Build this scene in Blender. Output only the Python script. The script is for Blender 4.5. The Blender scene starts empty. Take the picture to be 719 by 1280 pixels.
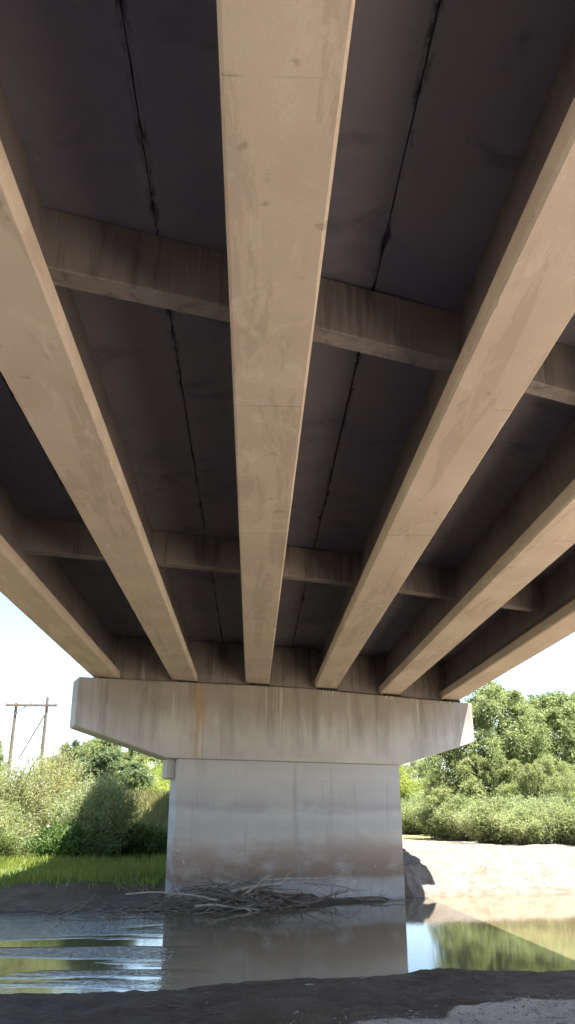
import bpy, bmesh, math, random
import numpy as np
from mathutils import Vector, Matrix, noise as mnoise

S = bpy.context.scene
COL = S.collection
R = math.radians
RNG = np.random.default_rng(7)
random.seed(7)

# ------------------------------------------------------------------ world / camera numbers (metres; bridge runs along +Y)
EYE = 1.98                      # eye height above the river
SUN = Vector((1.0, -0.75, 3.25)).normalized()   # direction towards the sun
G_X = [-3.86, -1.87, 0.108, 2.09, 4.07, 6.05]   # girder centre lines
MID = 1.10                      # crown of the road
def g_bottom(x): return EYE + 3.665 - 0.025 * abs(x - MID)
G_H = 1.10
Y0, Y1 = -26.0, 62.0

# ------------------------------------------------------------------ small helpers
def link(o, parent=None):
    COL.objects.link(o)
    if parent is not None:
        o.parent = parent
    return o

def tag(o, label=None, cat=None, group=None, kind=None):
    if label: o['label'] = label
    if cat: o['category'] = cat
    if group: o['group'] = group
    if kind: o['kind'] = kind
    return o

def empty(name, loc=(0, 0, 0), rz=0.0):
    o = bpy.data.objects.new(name, None)
    o.empty_display_size = 0.3
    o.location = loc
    o.rotation_euler = (0, 0, rz)
    return link(o)

def np_mesh(name, verts, quads, smooth=False):
    me = bpy.data.meshes.new(name)
    n, m = len(verts), len(quads)
    me.vertices.add(n)
    me.vertices.foreach_set('co', np.asarray(verts, dtype=np.float32).ravel())
    me.loops.add(m * 4)
    me.loops.foreach_set('vertex_index', np.asarray(quads, dtype=np.int32).ravel())
    me.polygons.add(m)
    me.polygons.foreach_set('loop_start', np.arange(0, m * 4, 4, dtype=np.int32))
    me.update(calc_edges=True)
    me.polygons.foreach_set('use_smooth', np.full(m, smooth))
    me.validate()
    return me

def mesh_obj(name, me, mat, parent=None):
    o = bpy.data.objects.new(name, me)
    if mat is not None:
        me.materials.append(mat)
    return link(o, parent)

def bm_obj(name, bm, mat, parent=None, bevel=0.0, segs=2, smooth=False):
    bmesh.ops.recalc_face_normals(bm, faces=bm.faces[:])
    if bevel > 0:
        ed = [e for e in bm.edges if len(e.link_faces) == 2 and e.calc_face_angle(0) > 0.35]
        bmesh.ops.bevel(bm, geom=ed, offset=bevel, segments=segs, affect='EDGES', profile=0.6, clamp_overlap=True)
    me = bpy.data.meshes.new(name)
    bm.to_mesh(me)
    bm.free()
    if smooth:
        me.polygons.foreach_set('use_smooth', np.full(len(me.polygons), True))
    return mesh_obj(name, me, mat, parent)

def bm_box(bm, lo, hi):
    vs = [bm.verts.new((x, y, z)) for x in (lo[0], hi[0]) for y in (lo[1], hi[1]) for z in (lo[2], hi[2])]
    for f in ((0, 1, 3, 2), (4, 6, 7, 5), (0, 4, 5, 1), (2, 3, 7, 6), (0, 2, 6, 4), (1, 5, 7, 3)):
        bm.faces.new([vs[i] for i in f])

def bm_prism(bm, prof, a, b):
    """profile [(x,z)] swept from point offsets a(x)->y to b(x)->y"""
    va = [bm.verts.new((x, a(x), z)) for x, z in prof]
    vb = [bm.verts.new((x, b(x), z)) for x, z in prof]
    n = len(prof)
    bm.faces.new(va)
    bm.faces.new(vb[::-1])
    for i in range(n):
        j = (i + 1) % n
        bm.faces.new((va[j], va[i], vb[i], vb[j]))

def tubes(paths, sides=5):
    """paths: list of (points Nx3, radii N) -> verts, quads (ends pinched)"""
    V, Q, base = [], [], 0
    for pts, rad in paths:
        pts = np.asarray(pts, float)
        n = len(pts)
        t = np.gradient(pts, axis=0)
        t /= np.linalg.norm(t, axis=1)[:, None] + 1e-9
        ref = np.array([0.31, 0.17, 0.93]) if abs(t[0, 2]) < 0.8 else np.array([0.9, 0.3, 0.1])
        u = np.cross(t, ref); u /= np.linalg.norm(u, axis=1)[:, None] + 1e-9
        w = np.cross(t, u)
        for k in range(n):
            for s in range(sides):
                a = 2 * math.pi * s / sides
                V.append(pts[k] + rad[k] * (math.cos(a) * u[k] + math.sin(a) * w[k]))
        for k in range(n - 1):
            for s in range(sides):
                s2 = (s + 1) % sides
                Q.append((base + k * sides + s, base + k * sides + s2, base + (k + 1) * sides + s2, base + (k + 1) * sides + s))
        base += n * sides
    return np.array(V), np.array(Q)

# ------------------------------------------------------------------ node helpers
class NT:
    def __init__(self, name):
        self.m = bpy.data.materials.new(name)
        self.m.use_nodes = True
        self.t = self.m.node_tree
        self.t.nodes.clear()
        self.out = self.t.nodes.new('ShaderNodeOutputMaterial')
    def n(self, typ, **kw):
        nd = self.t.nodes.new('ShaderNode' + typ)
        for k, v in kw.items():
            setattr(nd, k, v)
        return nd
    def l(self, a, b):
        self.t.links.new(a, b)
    def setin(self, nd, key, val):
        if hasattr(val, 'is_linked') or isinstance(val, bpy.types.NodeSocket):
            self.l(val, nd.inputs[key])
        else:
            nd.inputs[key].default_value = val
    def coords(self, kind='Object', scale=(1, 1, 1), loc=(0, 0, 0)):
        tc = self.n('TexCoord')
        mp = self.n('Mapping')
        mp.inputs['Scale'].default_value = scale
        mp.inputs['Location'].default_value = loc
        self.l(tc.outputs[kind], mp.inputs['Vector'])
        return mp.outputs[0]
    def noise(self, vec, scale, detail=5, rough=0.6, dist=0.0):
        nd = self.n('TexNoise')
        self.l(vec, nd.inputs['Vector'])
        nd.inputs['Scale'].default_value = scale
        nd.inputs['Detail'].default_value = detail
        nd.inputs['Roughness'].default_value = rough
        nd.inputs['Distortion'].default_value = dist
        return nd.outputs['Fac']
    def ramp(self, fac, lo, hi, a=0.0, b=1.0, smooth=True):
        nd = self.n('MapRange')
        nd.interpolation_type = 'SMOOTHSTEP' if smooth else 'LINEAR'
        self.l(fac, nd.inputs['Value'])
        nd.inputs['From Min'].default_value = lo
        nd.inputs['From Max'].default_value = hi
        nd.inputs['To Min'].default_value = a
        nd.inputs['To Max'].default_value = b
        return nd.outputs['Result']
    def math(self, op, a, b=0.0):
        nd = self.n('Math', operation=op)
        self.setin(nd, 0, a)
        self.setin(nd, 1, b)
        return nd.outputs[0]
    def mix(self, fac, a, b, mode='MIX'):
        nd = self.n('Mix', data_type='RGBA', blend_type=mode)
        self.setin(nd, 0, fac)
        self.setin(nd, 6, a if not isinstance(a, tuple) else (*a, 1))
        self.setin(nd, 7, b if not isinstance(b, tuple) else (*b, 1))
        return nd.outputs[2]
    def sep(self, vec):
        nd = self.n('SeparateXYZ')
        self.l(vec, nd.inputs[0])
        return nd.outputs
    def bump(self, h, strength=0.3, dist=0.02, normal=None):
        nd = self.n('Bump')
        nd.inputs['Strength'].default_value = strength
        nd.inputs['Distance'].default_value = dist
        self.l(h, nd.inputs['Height'])
        if normal is not None:
            self.l(normal, nd.inputs['Normal'])
        return nd.outputs[0]
    def principled(self, col, rough=0.85, normal=None, spec=0.3, **kw):
        p = self.n('BsdfPrincipled')
        self.setin(p, 'Base Color', col if not isinstance(col, tuple) else (*col, 1))
        self.setin(p, 'Roughness', rough)
        self.setin(p, 'Specular IOR Level', spec)
        for k, v in kw.items():
            self.setin(p, k, v)
        if normal is not None:
            self.l(normal, p.inputs['Normal'])
        self.l(p.outputs[0], self.out.inputs[0])
        return p

# ------------------------------------------------------------------ materials
def concrete_girder():
    m = NT('girder_concrete')
    v = m.coords()
    big = m.noise(v, 0.7, 4, 0.55)
    col = m.mix(m.ramp(big, 0.3, 0.7), (0.57, 0.475, 0.395), (0.49, 0.40, 0.33))
    # long drawn stains with a ragged edge
    st = m.noise(m.coords(scale=(2.1, 0.22, 1.0)), 1.3, 8, 0.7, 0.5)
    col = m.mix(m.ramp(st, 0.53, 0.575, 0, 0.42), col, (0.36, 0.285, 0.23))
    pale = m.noise(m.coords(scale=(1, .5, 1), loc=(3, 9, 1)), 2.6, 6, 0.7, 1.2)
    col = m.mix(m.ramp(pale, 0.54, 0.66, 0, 0.5), col, (0.64, 0.55, 0.47))
    blot = m.noise(m.coords(loc=(5, 2, 7)), 5.5, 3, 0.5)
    col = m.mix(m.ramp(blot, 0.67, 0.75, 0, 0.45), col, (0.24, 0.19, 0.15))
    # form joints across the soffit every few metres
    y = m.sep(m.coords())[1]
    fr = m.math('FRACT', m.math('MULTIPLY', m.math('ADD', y, 0.6), 1 / 3.66))
    line = m.math('LESS_THAN', m.math('ABSOLUTE', m.math('SUBTRACT', fr, 0.5)), 0.0022)
    lm = m.math('MULTIPLY', line, m.ramp(m.noise(v, 2.2, 2), 0.45, 0.6, 0, 0.55))
    col = m.mix(lm, col, (0.2, 0.16, 0.13))
    fine = m.noise(v, 60, 4, 0.7)
    col = m.mix(0.10, col, m.mix(m.ramp(fine, 0.3, 0.7), (0.25, 0.22, 0.18), (0.75, 0.68, 0.58)), 'OVERLAY')
    pits = m.ramp(m.noise(v, 26, 2), 0.70, 0.76, 0, 1)
    h = m.math('SUBTRACT', m.math('MULTIPLY', fine, 0.3), pits)
    nb = m.bump(m.noise(v, 1.5, 3), 0.12, 0.03)
    m.principled(col, 0.85, m.bump(h, 0.25, 0.004, nb), 0.25)
    return m.m

def concrete_deck():
    m = NT('deck_concrete')
    v = m.coords()
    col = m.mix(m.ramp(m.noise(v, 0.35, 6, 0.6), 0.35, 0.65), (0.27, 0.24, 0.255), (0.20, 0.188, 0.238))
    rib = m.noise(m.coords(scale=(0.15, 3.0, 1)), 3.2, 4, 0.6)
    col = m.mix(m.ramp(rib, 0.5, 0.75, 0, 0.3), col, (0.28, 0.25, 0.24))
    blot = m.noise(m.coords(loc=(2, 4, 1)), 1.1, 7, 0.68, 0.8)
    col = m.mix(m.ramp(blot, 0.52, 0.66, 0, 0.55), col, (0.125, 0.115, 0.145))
    # leaching and soot along the open joint in the middle of each bay
    x = m.sep(v)[0]
    d = m.math('ABSOLUTE', m.math('SUBTRACT', m.math('FRACT', m.math('ADD', m.math('MULTIPLY', x, 1 / 1.982), 0.5)), 0.5))
    along = m.noise(m.coords(scale=(2.5, 0.5, 1)), 2.0, 6, 0.7)
    col = m.mix(m.math('MULTIPLY', m.ramp(d, 0.062, 0.015), m.ramp(along, 0.45, 0.62, 0, 0.6)), col, (0.30, 0.27, 0.25))
    soot = m.noise(m.coords(scale=(3, 0.8, 1), loc=(1, 6, 0)), 2.6, 6, 0.75)
    col = m.mix(m.math('MULTIPLY', m.ramp(d, 0.03, 0.004), m.ramp(soot, 0.5, 0.6, 0, 0.9)), col, (0.035, 0.03, 0.03))
    sp = m.noise(m.coords(loc=(7, 1, 3)), 9.0, 4, 0.6)
    col = m.mix(m.ramp(sp, 0.66, 0.74, 0, 0.5), col, (0.32, 0.29, 0.27))
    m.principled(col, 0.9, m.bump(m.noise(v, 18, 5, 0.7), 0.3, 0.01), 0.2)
    return m.m

def concrete_diaphragm():
    m = NT('diaphragm_concrete')
    v = m.coords()
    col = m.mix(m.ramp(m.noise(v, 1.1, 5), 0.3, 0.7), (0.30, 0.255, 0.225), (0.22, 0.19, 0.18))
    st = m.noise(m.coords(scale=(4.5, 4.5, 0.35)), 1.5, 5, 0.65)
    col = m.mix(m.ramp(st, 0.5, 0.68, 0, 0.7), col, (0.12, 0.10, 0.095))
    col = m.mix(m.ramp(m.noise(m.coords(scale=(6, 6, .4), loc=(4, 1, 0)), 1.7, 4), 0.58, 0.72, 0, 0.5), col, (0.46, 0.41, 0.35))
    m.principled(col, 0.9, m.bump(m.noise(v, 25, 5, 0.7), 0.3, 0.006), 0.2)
    return m.m

def concrete_shaded_web():
    m = NT('girder_shaded_web')  # girder concrete darkened in colour to stand for shade between the beams
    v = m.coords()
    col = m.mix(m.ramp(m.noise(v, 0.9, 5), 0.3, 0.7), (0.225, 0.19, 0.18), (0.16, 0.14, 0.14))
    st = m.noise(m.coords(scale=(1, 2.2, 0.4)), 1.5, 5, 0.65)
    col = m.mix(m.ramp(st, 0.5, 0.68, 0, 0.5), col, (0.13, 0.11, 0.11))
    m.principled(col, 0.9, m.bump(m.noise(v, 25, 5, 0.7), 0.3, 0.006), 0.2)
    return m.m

def concrete_cap():
    m = NT('pier_cap_concrete')
    c = m.coords()
    x, y, z = m.sep(c)
    col = m.mix(m.ramp(m.noise(c, 0.9, 5), 0.3, 0.7), (0.50, 0.475, 0.44), (0.40, 0.38, 0.355))
    # upper two thirds grimy where water runs off the deck joint
    zz = m.math('ADD', z, m.math('MULTIPLY', m.noise(m.coords(scale=(2.2, 2.2, .5)), 1.4, 5, 0.65), 1.3))
    grime = m.ramp(zz, 4.75, 5.75, 0, 0.66)
    col = m.mix(grime, col, (0.235, 0.19, 0.15))
    # vertical runs
    run = m.noise(m.coords(scale=(1.3, 1.3, 0.13)), 1.7, 6, 0.66)
    col = m.mix(m.math('MULTIPLY', m.ramp(run, 0.44, 0.72, 0, 0.62), m.ramp(zz, 4.0, 5.3)), col, (0.15, 0.125, 0.105))
    run2 = m.noise(m.coords(scale=(5.2, 5.2, 0.2), loc=(7, 3, 2)), 1.8, 5, 0.62)
    col = m.mix(m.ramp(run2, 0.58, 0.72, 0, 0.55), col, (0.56, 0.52, 0.46))
    # rust-yellow run
    rx = m.math('ABSOLUTE', m.math('ADD', x, m.math('ADD', 2.55, m.math('MULTIPLY', m.noise(m.coords(scale=(1, 1, .6)), 2.0, 3), 0.25))))
    rust = m.math('MULTIPLY', m.ramp(rx, 0.22, 0.06, 0, 0.62), m.ramp(m.noise(m.coords(scale=(6, 6, .3)), 2.0, 4), 0.35, 0.6))
    col = m.mix(rust, col, (0.36, 0.22, 0.085))
    pits = m.ramp(m.noise(c, 14, 2), 0.72, 0.78, 0, 0.6)
    col = m.mix(pits, col, (0.12, 0.1, 0.09))
    nb = m.bump(m.noise(c, 2.0, 4), 0.15, 0.03)
    col = m.mix(1.0, col, (0.94, 0.94, 0.96), 'MULTIPLY')
    m.principled(col, 0.87, m.bump(m.math('SUBTRACT', m.noise(c, 45, 4, 0.7), pits), 0.3, 0.005, nb), 0.25)
    return m.m

def concrete_stem():
    m = NT('pier_stem_concrete')
    c = m.coords()
    x, y, z = m.sep(c)
    wob = m.math('ADD', z, m.math('MULTIPLY', m.math('SUBTRACT', m.noise(m.coords(scale=(.55, .55, 2.0)), 1.3, 5, 0.6), 0.5), 0.55))
    cr = m.n('ValToRGB')
    m.l(m.ramp(wob, -0.2, 3.6, 0, 1, False), cr.inputs[0])
    e = cr.color_ramp.elements
    stops = [(0.0, (0.20, 0.185, 0.17)), (0.055, (0.26, 0.24, 0.22)), (0.085, (0.36, 0.335, 0.31)), (0.165, (0.34, 0.31, 0.28)), (0.225, (0.215, 0.16, 0.125)),
             (0.29, (0.24, 0.18, 0.14)), (0.40, (0.325, 0.265, 0.22)), (0.475, (0.43, 0.40, 0.365)), (0.56, (0.40, 0.395, 0.385)),
             (0.63, (0.45, 0.44, 0.43)), (0.685, (0.355, 0.345, 0.345)), (0.735, (0.40, 0.395, 0.39)), (0.87, (0.45, 0.445, 0.44)), (1.0, (0.41, 0.405, 0.395))]
    e[0].position, e[0].color = stops[0][0], (*stops[0][1], 1)
    e[1].position, e[1].color = stops[-1][0], (*stops[-1][1], 1)
    for p, cc in stops[1:-1]:
        k = e.new(p); k.color = (*cc, 1)
    col = cr.outputs[0]
    mot = m.noise(m.coords(scale=(.7, .7, 1.3)), 1.6, 6, 0.65)
    col = m.mix(m.ramp(mot, 0.45, 0.7, 0, 0.45), col, (0.50, 0.485, 0.46))
    run = m.noise(m.coords(scale=(2.8, 2.8, 0.18)), 1.7, 5, 0.6)
    col = m.mix(m.ramp(run, 0.53, 0.7, 0, 0.4), col, (0.27, 0.25, 0.235))
    zf = m.math('ABSOLUTE', m.math('SUBTRACT', m.math('FRACT', m.math('MULTIPLY', z, 1 / 1.22)), 0.5))
    col = m.mix(m.math('MULTIPLY', m.math('LESS_THAN', zf, 0.005), 0.16), col, (0.2, 0.19, 0.18))
    white = m.ramp(m.noise(m.coords(loc=(3, 2, 9)), 7.5, 4, 0.6), 0.68, 0.72, 0, 0.55)
    col = m.mix(white, col, (0.62, 0.6, 0.58))
    nb = m.bump(m.noise(c, 2.0, 4), 0.15, 0.03)
    col = m.mix(1.0, col, (0.93, 0.915, 0.925), 'MULTIPLY')
    m.principled(col, 0.85, m.bump(m.noise(c, 40, 5, 0.7), 0.3, 0.005, nb), 0.25)
    return m.m

def simple(name, a, b, scale=3.0, rough=0.8, bump=0.3, bd=0.01, stretch=(1, 1, 1)):
    m = NT(name)
    v = m.coords(scale=stretch)
    f = m.noise(v, scale, 5, 0.65)
    m.principled(m.mix(m.ramp(f, 0.3, 0.7), a, b), rough, m.bump(f, bump, bd), 0.25)
    return m.m

def leaf_mat(name, a, b, c, trans=0.5, patch=0.55):
    m = NT(name)
    geo = m.n('NewGeometry')
    rnd = geo.outputs['Random Per Island']
    v = m.coords('Object')
    big = m.noise(v, patch, 3, 0.6)
    col = m.mix(m.ramp(rnd, 0, 1), a, b)
    col = m.mix(m.ramp(big, 0.40, 0.66), col, c)
    d = m.n('BsdfDiffuse'); t = m.n('BsdfTranslucent'); g = m.n('BsdfGlossy')
    m.l(m.mix(1.0, col, (0.86, 0.86, 0.86), 'MULTIPLY'), d.inputs[0]); m.l(m.mix(1.0, col, (1.42, 1.42, 1.05), 'MULTIPLY'), t.inputs[0])
    g.inputs['Roughness'].default_value = 0.45
    g.inputs['Color'].default_value = (0.9, 0.95, 0.9, 1)
    mx = m.n('MixShader'); mx.inputs[0].default_value = trans
    m.l(d.outputs[0], mx.inputs[1]); m.l(t.outputs[0], mx.inputs[2])
    mg = m.n('MixShader'); mg.inputs[0].default_value = 0.02
    m.l(mx.outputs[0], mg.inputs[1]); m.l(g.outputs[0], mg.inputs[2])
    m.l(mg.outputs[0], m.out.inputs[0])
    return m.m

def ground_mat():
    m = NT('river_bank_ground')
    v = m.coords('Object')
    at = m.n('Attribute'); at.attribute_name = 'zone'
    s = m.n('SeparateColor'); m.l(at.outputs['Color'], s.inputs[0])
    sand, green, dry = s.outputs[0], s.outputs[1], s.outputs[2]
    jit = m.math('MULTIPLY', m.math('SUBTRACT', m.noise(v, 1.1, 5, 0.7), 0.5), 0.7)
    mud = m.mix(m.ramp(m.noise(v, 1.7, 6, 0.7), 0.3, 0.7), (0.095, 0.068, 0.046), (0.15, 0.112, 0.08))
    mud = m.mix(m.ramp(m.noise(m.coords('Object', (1, 3.2, 1)), 1.4, 5, .6), 0.55, 0.7, 0, 0.6), mud, (0.068, 0.049, 0.034))
    # damp strip right at the water's edge
    z = m.sep(v)[2]
    mud = m.mix(m.ramp(m.math('ADD', z, m.math('MULTIPLY', jit, 0.12)), 0.09, 0.02, 0, 0.65), mud, (0.055, 0.045, 0.036))
    sd = m.mix(m.ramp(m.noise(v, 0.8, 6, 0.65), 0.3, 0.7), (0.52, 0.445, 0.355), (0.42, 0.355, 0.28))
    sd = m.mix(m.ramp(m.noise(v, 22, 4, .7), 0.5, 0.72, 0, 0.45), sd, (0.3, 0.25, 0.215))
    sd = m.mix(m.ramp(m.math('ADD', z, m.math('MULTIPLY', jit, 0.35)), 0.26, 0.10, 0, 0.9), sd, (0.13, 0.095, 0.062))
    clod = m.noise(m.coords('Object', (1, 1, 1.6)), 2.6, 7, 0.72, 0.8)
    sd = m.mix(m.ramp(clod, 0.56, 0.66, 0, 0.7), sd, (0.20, 0.155, 0.115))
    sd = m.mix(m.math('MULTIPLY', at.outputs['Alpha'], 0.92), sd, m.mix(m.ramp(clod, 0.48, 0.60), (0.185, 0.155, 0.125), (0.125, 0.10, 0.077)))
    gr = m.mix(m.ramp(m.noise(v, 2.4, 5, .7), 0.35, 0.65), (0.055, 0.085, 0.02), (0.10, 0.125, 0.035))
    dr = m.mix(m.ramp(m.noise(v, 0.9, 5, .7), 0.35, 0.65), (0.24, 0.215, 0.10), (0.15, 0.16, 0.06))
    col = m.mix(m.ramp(m.math('ADD', sand, jit), 0.4, 0.6), mud, sd)
    col = m.mix(m.ramp(m.math('ADD', green, jit), 0.35, 0.65), col, gr)
    col = m.mix(m.ramp(m.math('ADD', dry, jit), 0.35, 0.65), col, dr)
    lump = m.math('ADD', m.noise(v, 3.2, 6, 0.7), m.math('MULTIPLY', m.noise(v, 24, 4, 0.7), 0.35))
    m.principled(col, 0.93, m.bump(lump, 1.0, 0.10), 0.2)
    return m.m

def water_mat():
    m = NT('river_water')
    v = m.coords('Object')
    x, y, z = m.sep(v)
    murk = m.mix(m.ramp(m.noise(m.coords('Object', (.25, .9, 1)), 0.8, 4), 0.35, 0.65), (0.115, 0.09, 0.052), (0.092, 0.08, 0.045))
    # a riffle on the left where the current passes the drift pile, calm elsewhere
    band = m.noise(m.coords('Object', (0.16, 0.62, 1), (1.3, 2.1, 0)), 1.0, 3, 0.5)
    left = m.ramp(x, -0.2, -2.2)
    amp = m.math('ADD', 0.02, m.math('MULTIPLY', left, m.ramp(band, 0.47, 0.56, 0.03, 1.25)))
    rip = m.noise(m.coords('Object', (1.0, 1.35, 1)), 10.0, 2, 0.55, 0.6)
    swell = m.noise(m.coords('Object', (0.8, 1.6, 1)), 1.1, 2, 0.5)
    h = m.math('ADD', m.math('MULTIPLY', m.math('MULTIPLY', rip, amp), 0.8), m.math('MULTIPLY', swell, 0.015))
    m.principled(murk, 0.035, m.bump(h, 0.35, 0.08), 0.5, **{'IOR': 1.33})
    return m.m

M = dict(
    girder=concrete_girder(), deck=concrete_deck(), web=concrete_shaded_web(), diaphragm=concrete_diaphragm(), cap=concrete_cap(), stem=concrete_stem(),
    rubber=simple('bearing_rubber', (0.02, 0.02, 0.02), (0.035, 0.033, 0.03)),
    lime=simple('lime_deposit', (0.62, 0.6, 0.56), (0.45, 0.42, 0.38), 8),
    wood=simple('weathered_pole_wood', (0.10, 0.075, 0.055), (0.16, 0.12, 0.09), 2, 0.9, 0.4, 0.02, (3, 3, .3)),
    glass=simple('porcelain', (0.25, 0.2, 0.17), (0.32, 0.27, 0.23), 2, 0.3, 0.0),
    drift=simple('driftwood', (0.40, 0.35, 0.30), (0.24, 0.20, 0.165), 7, 0.85, 0.4, 0.01),
    twig=simple('dead_twigs', (0.25, 0.21, 0.175), (0.105, 0.085, 0.07), 9, 0.9, 0.3, 0.01),
    pale=simple('bleached_driftwood', (0.62, 0.57, 0.5), (0.4, 0.36, 0.31), 12, 0.85, 0.4, 0.01),
    bark=simple('bark', (0.075, 0.055, 0.042), (0.14, 0.11, 0.085), 6, 0.95, 0.6, 0.03, (2, 2, .5)),
    stone=simple('river_stone', (0.32, 0.28, 0.25), (0.2, 0.175, 0.155), 6, 0.8, 0.3, 0.01),
    ground=ground_mat(), water=water_mat(),
    sage=leaf_mat('sage_willow_leaves', (0.25, 0.275, 0.13), (0.34, 0.35, 0.20), (0.21, 0.255, 0.105)),
    straw=leaf_mat('straw_willow_leaves', (0.29, 0.30, 0.135), (0.37, 0.36, 0.19), (0.23, 0.265, 0.105)),
    hedge=leaf_mat('grey_green_shrub_leaves', (0.235, 0.275, 0.13), (0.33, 0.355, 0.20), (0.20, 0.25, 0.11)),
    tree=leaf_mat('cottonwood_leaves', (0.185, 0.225, 0.095), (0.265, 0.30, 0.145), (0.215, 0.255, 0.11)),
    treeb=leaf_mat('dark_tree_leaves', (0.11, 0.15, 0.075), (0.16, 0.20, 0.10), (0.12, 0.16, 0.08)),
    willow=leaf_mat('weeping_willow_leaves', (0.22, 0.255, 0.105), (0.31, 0.335, 0.165), (0.245, 0.28, 0.12)),
    lime_leaf=leaf_mat('yellow_green_leaves', (0.235, 0.285, 0.065), (0.31, 0.33, 0.10), (0.21, 0.26, 0.06)),
    weed=leaf_mat('weed_leaves', (0.075, 0.13, 0.035), (0.125, 0.185, 0.055), (0.09, 0.15, 0.04)),
    grass=leaf_mat('bank_grass', (0.16, 0.215, 0.036), (0.25, 0.275, 0.06), (0.18, 0.205, 0.04), 0.45),
    drygrass=leaf_mat('dry_grass', (0.26, 0.235, 0.12), (0.20, 0.19, 0.075), (0.15, 0.165, 0.06), 0.4),
)

# ------------------------------------------------------------------ terrain
def sm(t):
    t = np.clip(t, 0, 1)
    return t * t * (3 - 2 * t)

def near_shore(X):
    return 12.22 + 0.215 * np.clip(X, -60, 60) + 0.22 * np.sin(X * 0.9) + 0.12 * np.sin(X * 2.3 + 1)

FAR_X = np.array([-70, -30, -12, -5.65, -3.1, -1.0, 0.8, 2.6, 3.7, 4.6, 5.4, 9.9, 16, 30, 70])
FAR_Y = np.array([8, 14, 19.2, 21.3, 22.0, 21.6, 22.5, 23.95, 24.75, 25.5, 26.2, 27.4, 29.0, 33, 42])
def far_shore(X):
    return np.interp(X, FAR_X, FAR_Y) + 0.10 * np.sin(X * 3.1)

_tab = np.random.default_rng(3).random((256, 256))
def vnoise(x, y):
    xi, yi = np.floor(x).astype(int), np.floor(y).astype(int)
    fx, fy = sm(x - xi), sm(y - yi)
    g = lambda a, b: _tab[a % 256, b % 256]
    return (g(xi, yi) * (1 - fx) + g(xi + 1, yi) * fx) * (1 - fy) + (g(xi, yi + 1) * (1 - fx) + g(xi + 1, yi + 1) * fx) * fy - 0.5

def ground_z(X, Y):
    X = np.asarray(X, float); Y = np.asarray(Y, float)
    n, f = near_shore(X), far_shore(X)
    dn, df = n - Y, Y - f
    zn = 0.05 * sm(dn / 0.3) + 0.42 * (1 - np.exp(-np.maximum(dn, 0) / 5.0)) + 0.6 * sm((dn - 14) / 30)
    lw = sm((X - 1.5) / 3.0)
    left = 0.18 * sm(df / 0.5) + 0.37 * sm((df - .2) / 1.7) + 0.22 * sm((df - 2) / 9)
    left = left * (1 - 0.45 * sm((X + 2.6) / 1.6) * (1 - sm((Y - 25) / 2)))
    right = 0.12 * sm(df / 0.25) + 0.80 * sm((df - 0.1) / 1.7) + 0.22 * sm((df - 1.6) / 5)
    zf = left * (1 - lw) + right * lw
    zf = zf + 2.6 * sm((Y - 40 - 24 * sm((X + 1) / 5)) / 20)
    depth = -0.65 * sm(np.minimum(-dn, -df) / 2.6)
    z = np.where(dn > 0, zn, np.where(df > 0, zf, depth))
    amp = np.where((dn > 0) | (df > 0), 1.0, 0.25) * sm(np.abs(np.where(dn > 0, dn, df)) / 0.8)
    rough = 0.10 * vnoise(X * 0.9, Y * 0.9) + 0.07 * vnoise(X * 2.3 + 9, Y * 2.3) + 0.035 * vnoise(X * 6.1, Y * 6.1 + 4)
    bank = np.where(df > 0, 1.0 + 1.3 * np.exp(-((df - 1.0) / 0.9) ** 2), 1.0)
    fine = np.where(dn > 0, 0.045 * vnoise(X * 4.3 + 2, Y * 7.7) + 0.026 * vnoise(X * 11 + 5, Y * 15) + 0.012 * vnoise(X * 23, Y * 27 + 3), 0.02 * vnoise(X * 9, Y * 9))
    ridge = np.where(dn > 0, 0.05 * np.sin(dn * 4.2 + 3 * vnoise(X * .6, Y * .6)) * (0.5 + vnoise(X * .8 + 3, Y * .8)), 0)
    return z + rough * amp * bank * 0.9 + (fine + ridge) * sm(np.abs(np.where(dn > 0, dn, df)) / 0.5)

def axis(lo, hi, step, far, n):
    core = np.arange(lo, hi + 1e-6, step)
    g = np.geomspace(step, far, n)
    return np.concatenate([(lo - np.cumsum(g))[::-1], core, hi + np.cumsum(g)])

def axis2(parts, far, n):
    core = [parts[0][0]]
    for lo, hi, st in parts:
        core += list(np.linspace(lo, hi, int(round((hi - lo) / st)) + 1)[1:])
    core = np.array(core)
    g = np.geomspace(0.15, far, n)
    return np.concatenate([(core[0] - np.cumsum(g))[::-1], core, core[-1] + np.cumsum(g)])
ax = axis2([(-13, -5, 0.14), (-5, 7, 0.06), (7, 16, 0.12)], 420, 34)
ay = axis2([(5.5, 7.5, 0.14), (7.5, 13.9, 0.045), (13.9, 20, 0.25), (20, 31, 0.10), (31, 37, 0.14)], 420, 34)
GX, GY = np.meshgrid(ax, ay, indexing='ij')
GZ = ground_z(GX, GY)
nx, ny = GX.shape
idx = np.arange(nx * ny).reshape(nx, ny)
quads = np.stack([idx[:-1, :-1], idx[1:, :-1], idx[1:, 1:], idx[:-1, 1:]], -1).reshape(-1, 4)
me = np_mesh('ground', np.stack([GX, GY, GZ], -1).reshape(-1, 3), quads, True)
n_, f_ = near_shore(GX), far_shore(GX)
dn, df = n_ - GY, GY - f_
lw = sm((GX - 4.35) / 0.5)
sand = np.where(dn > 0, sm((dn - 3.12 - 0.30 * np.clip(2.5 - GX, -0.6, 8)) / 0.7), np.where(df > 0, lw, lw * 0.5))
sand = np.maximum(sand, np.where(dn > 0, sm((GX - 7.5) / 2.0), 0))
green = np.where(df > 0, (1 - lw) * sm((df - 1.25) / 0.7), 0)
green = np.where(df > 0, (1 - sm((GX - 2.0) / 1.5)) * sm((df - 1.25) / 0.7), 0)
green = np.maximum(green, np.where(df > 0, sm((GY - 36 - 26 * sm((GX + 1) / 5) * (1 - 0.8 * sm((GX - 12 - 0.1 * GY) / 3))) / 4), 0))

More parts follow.
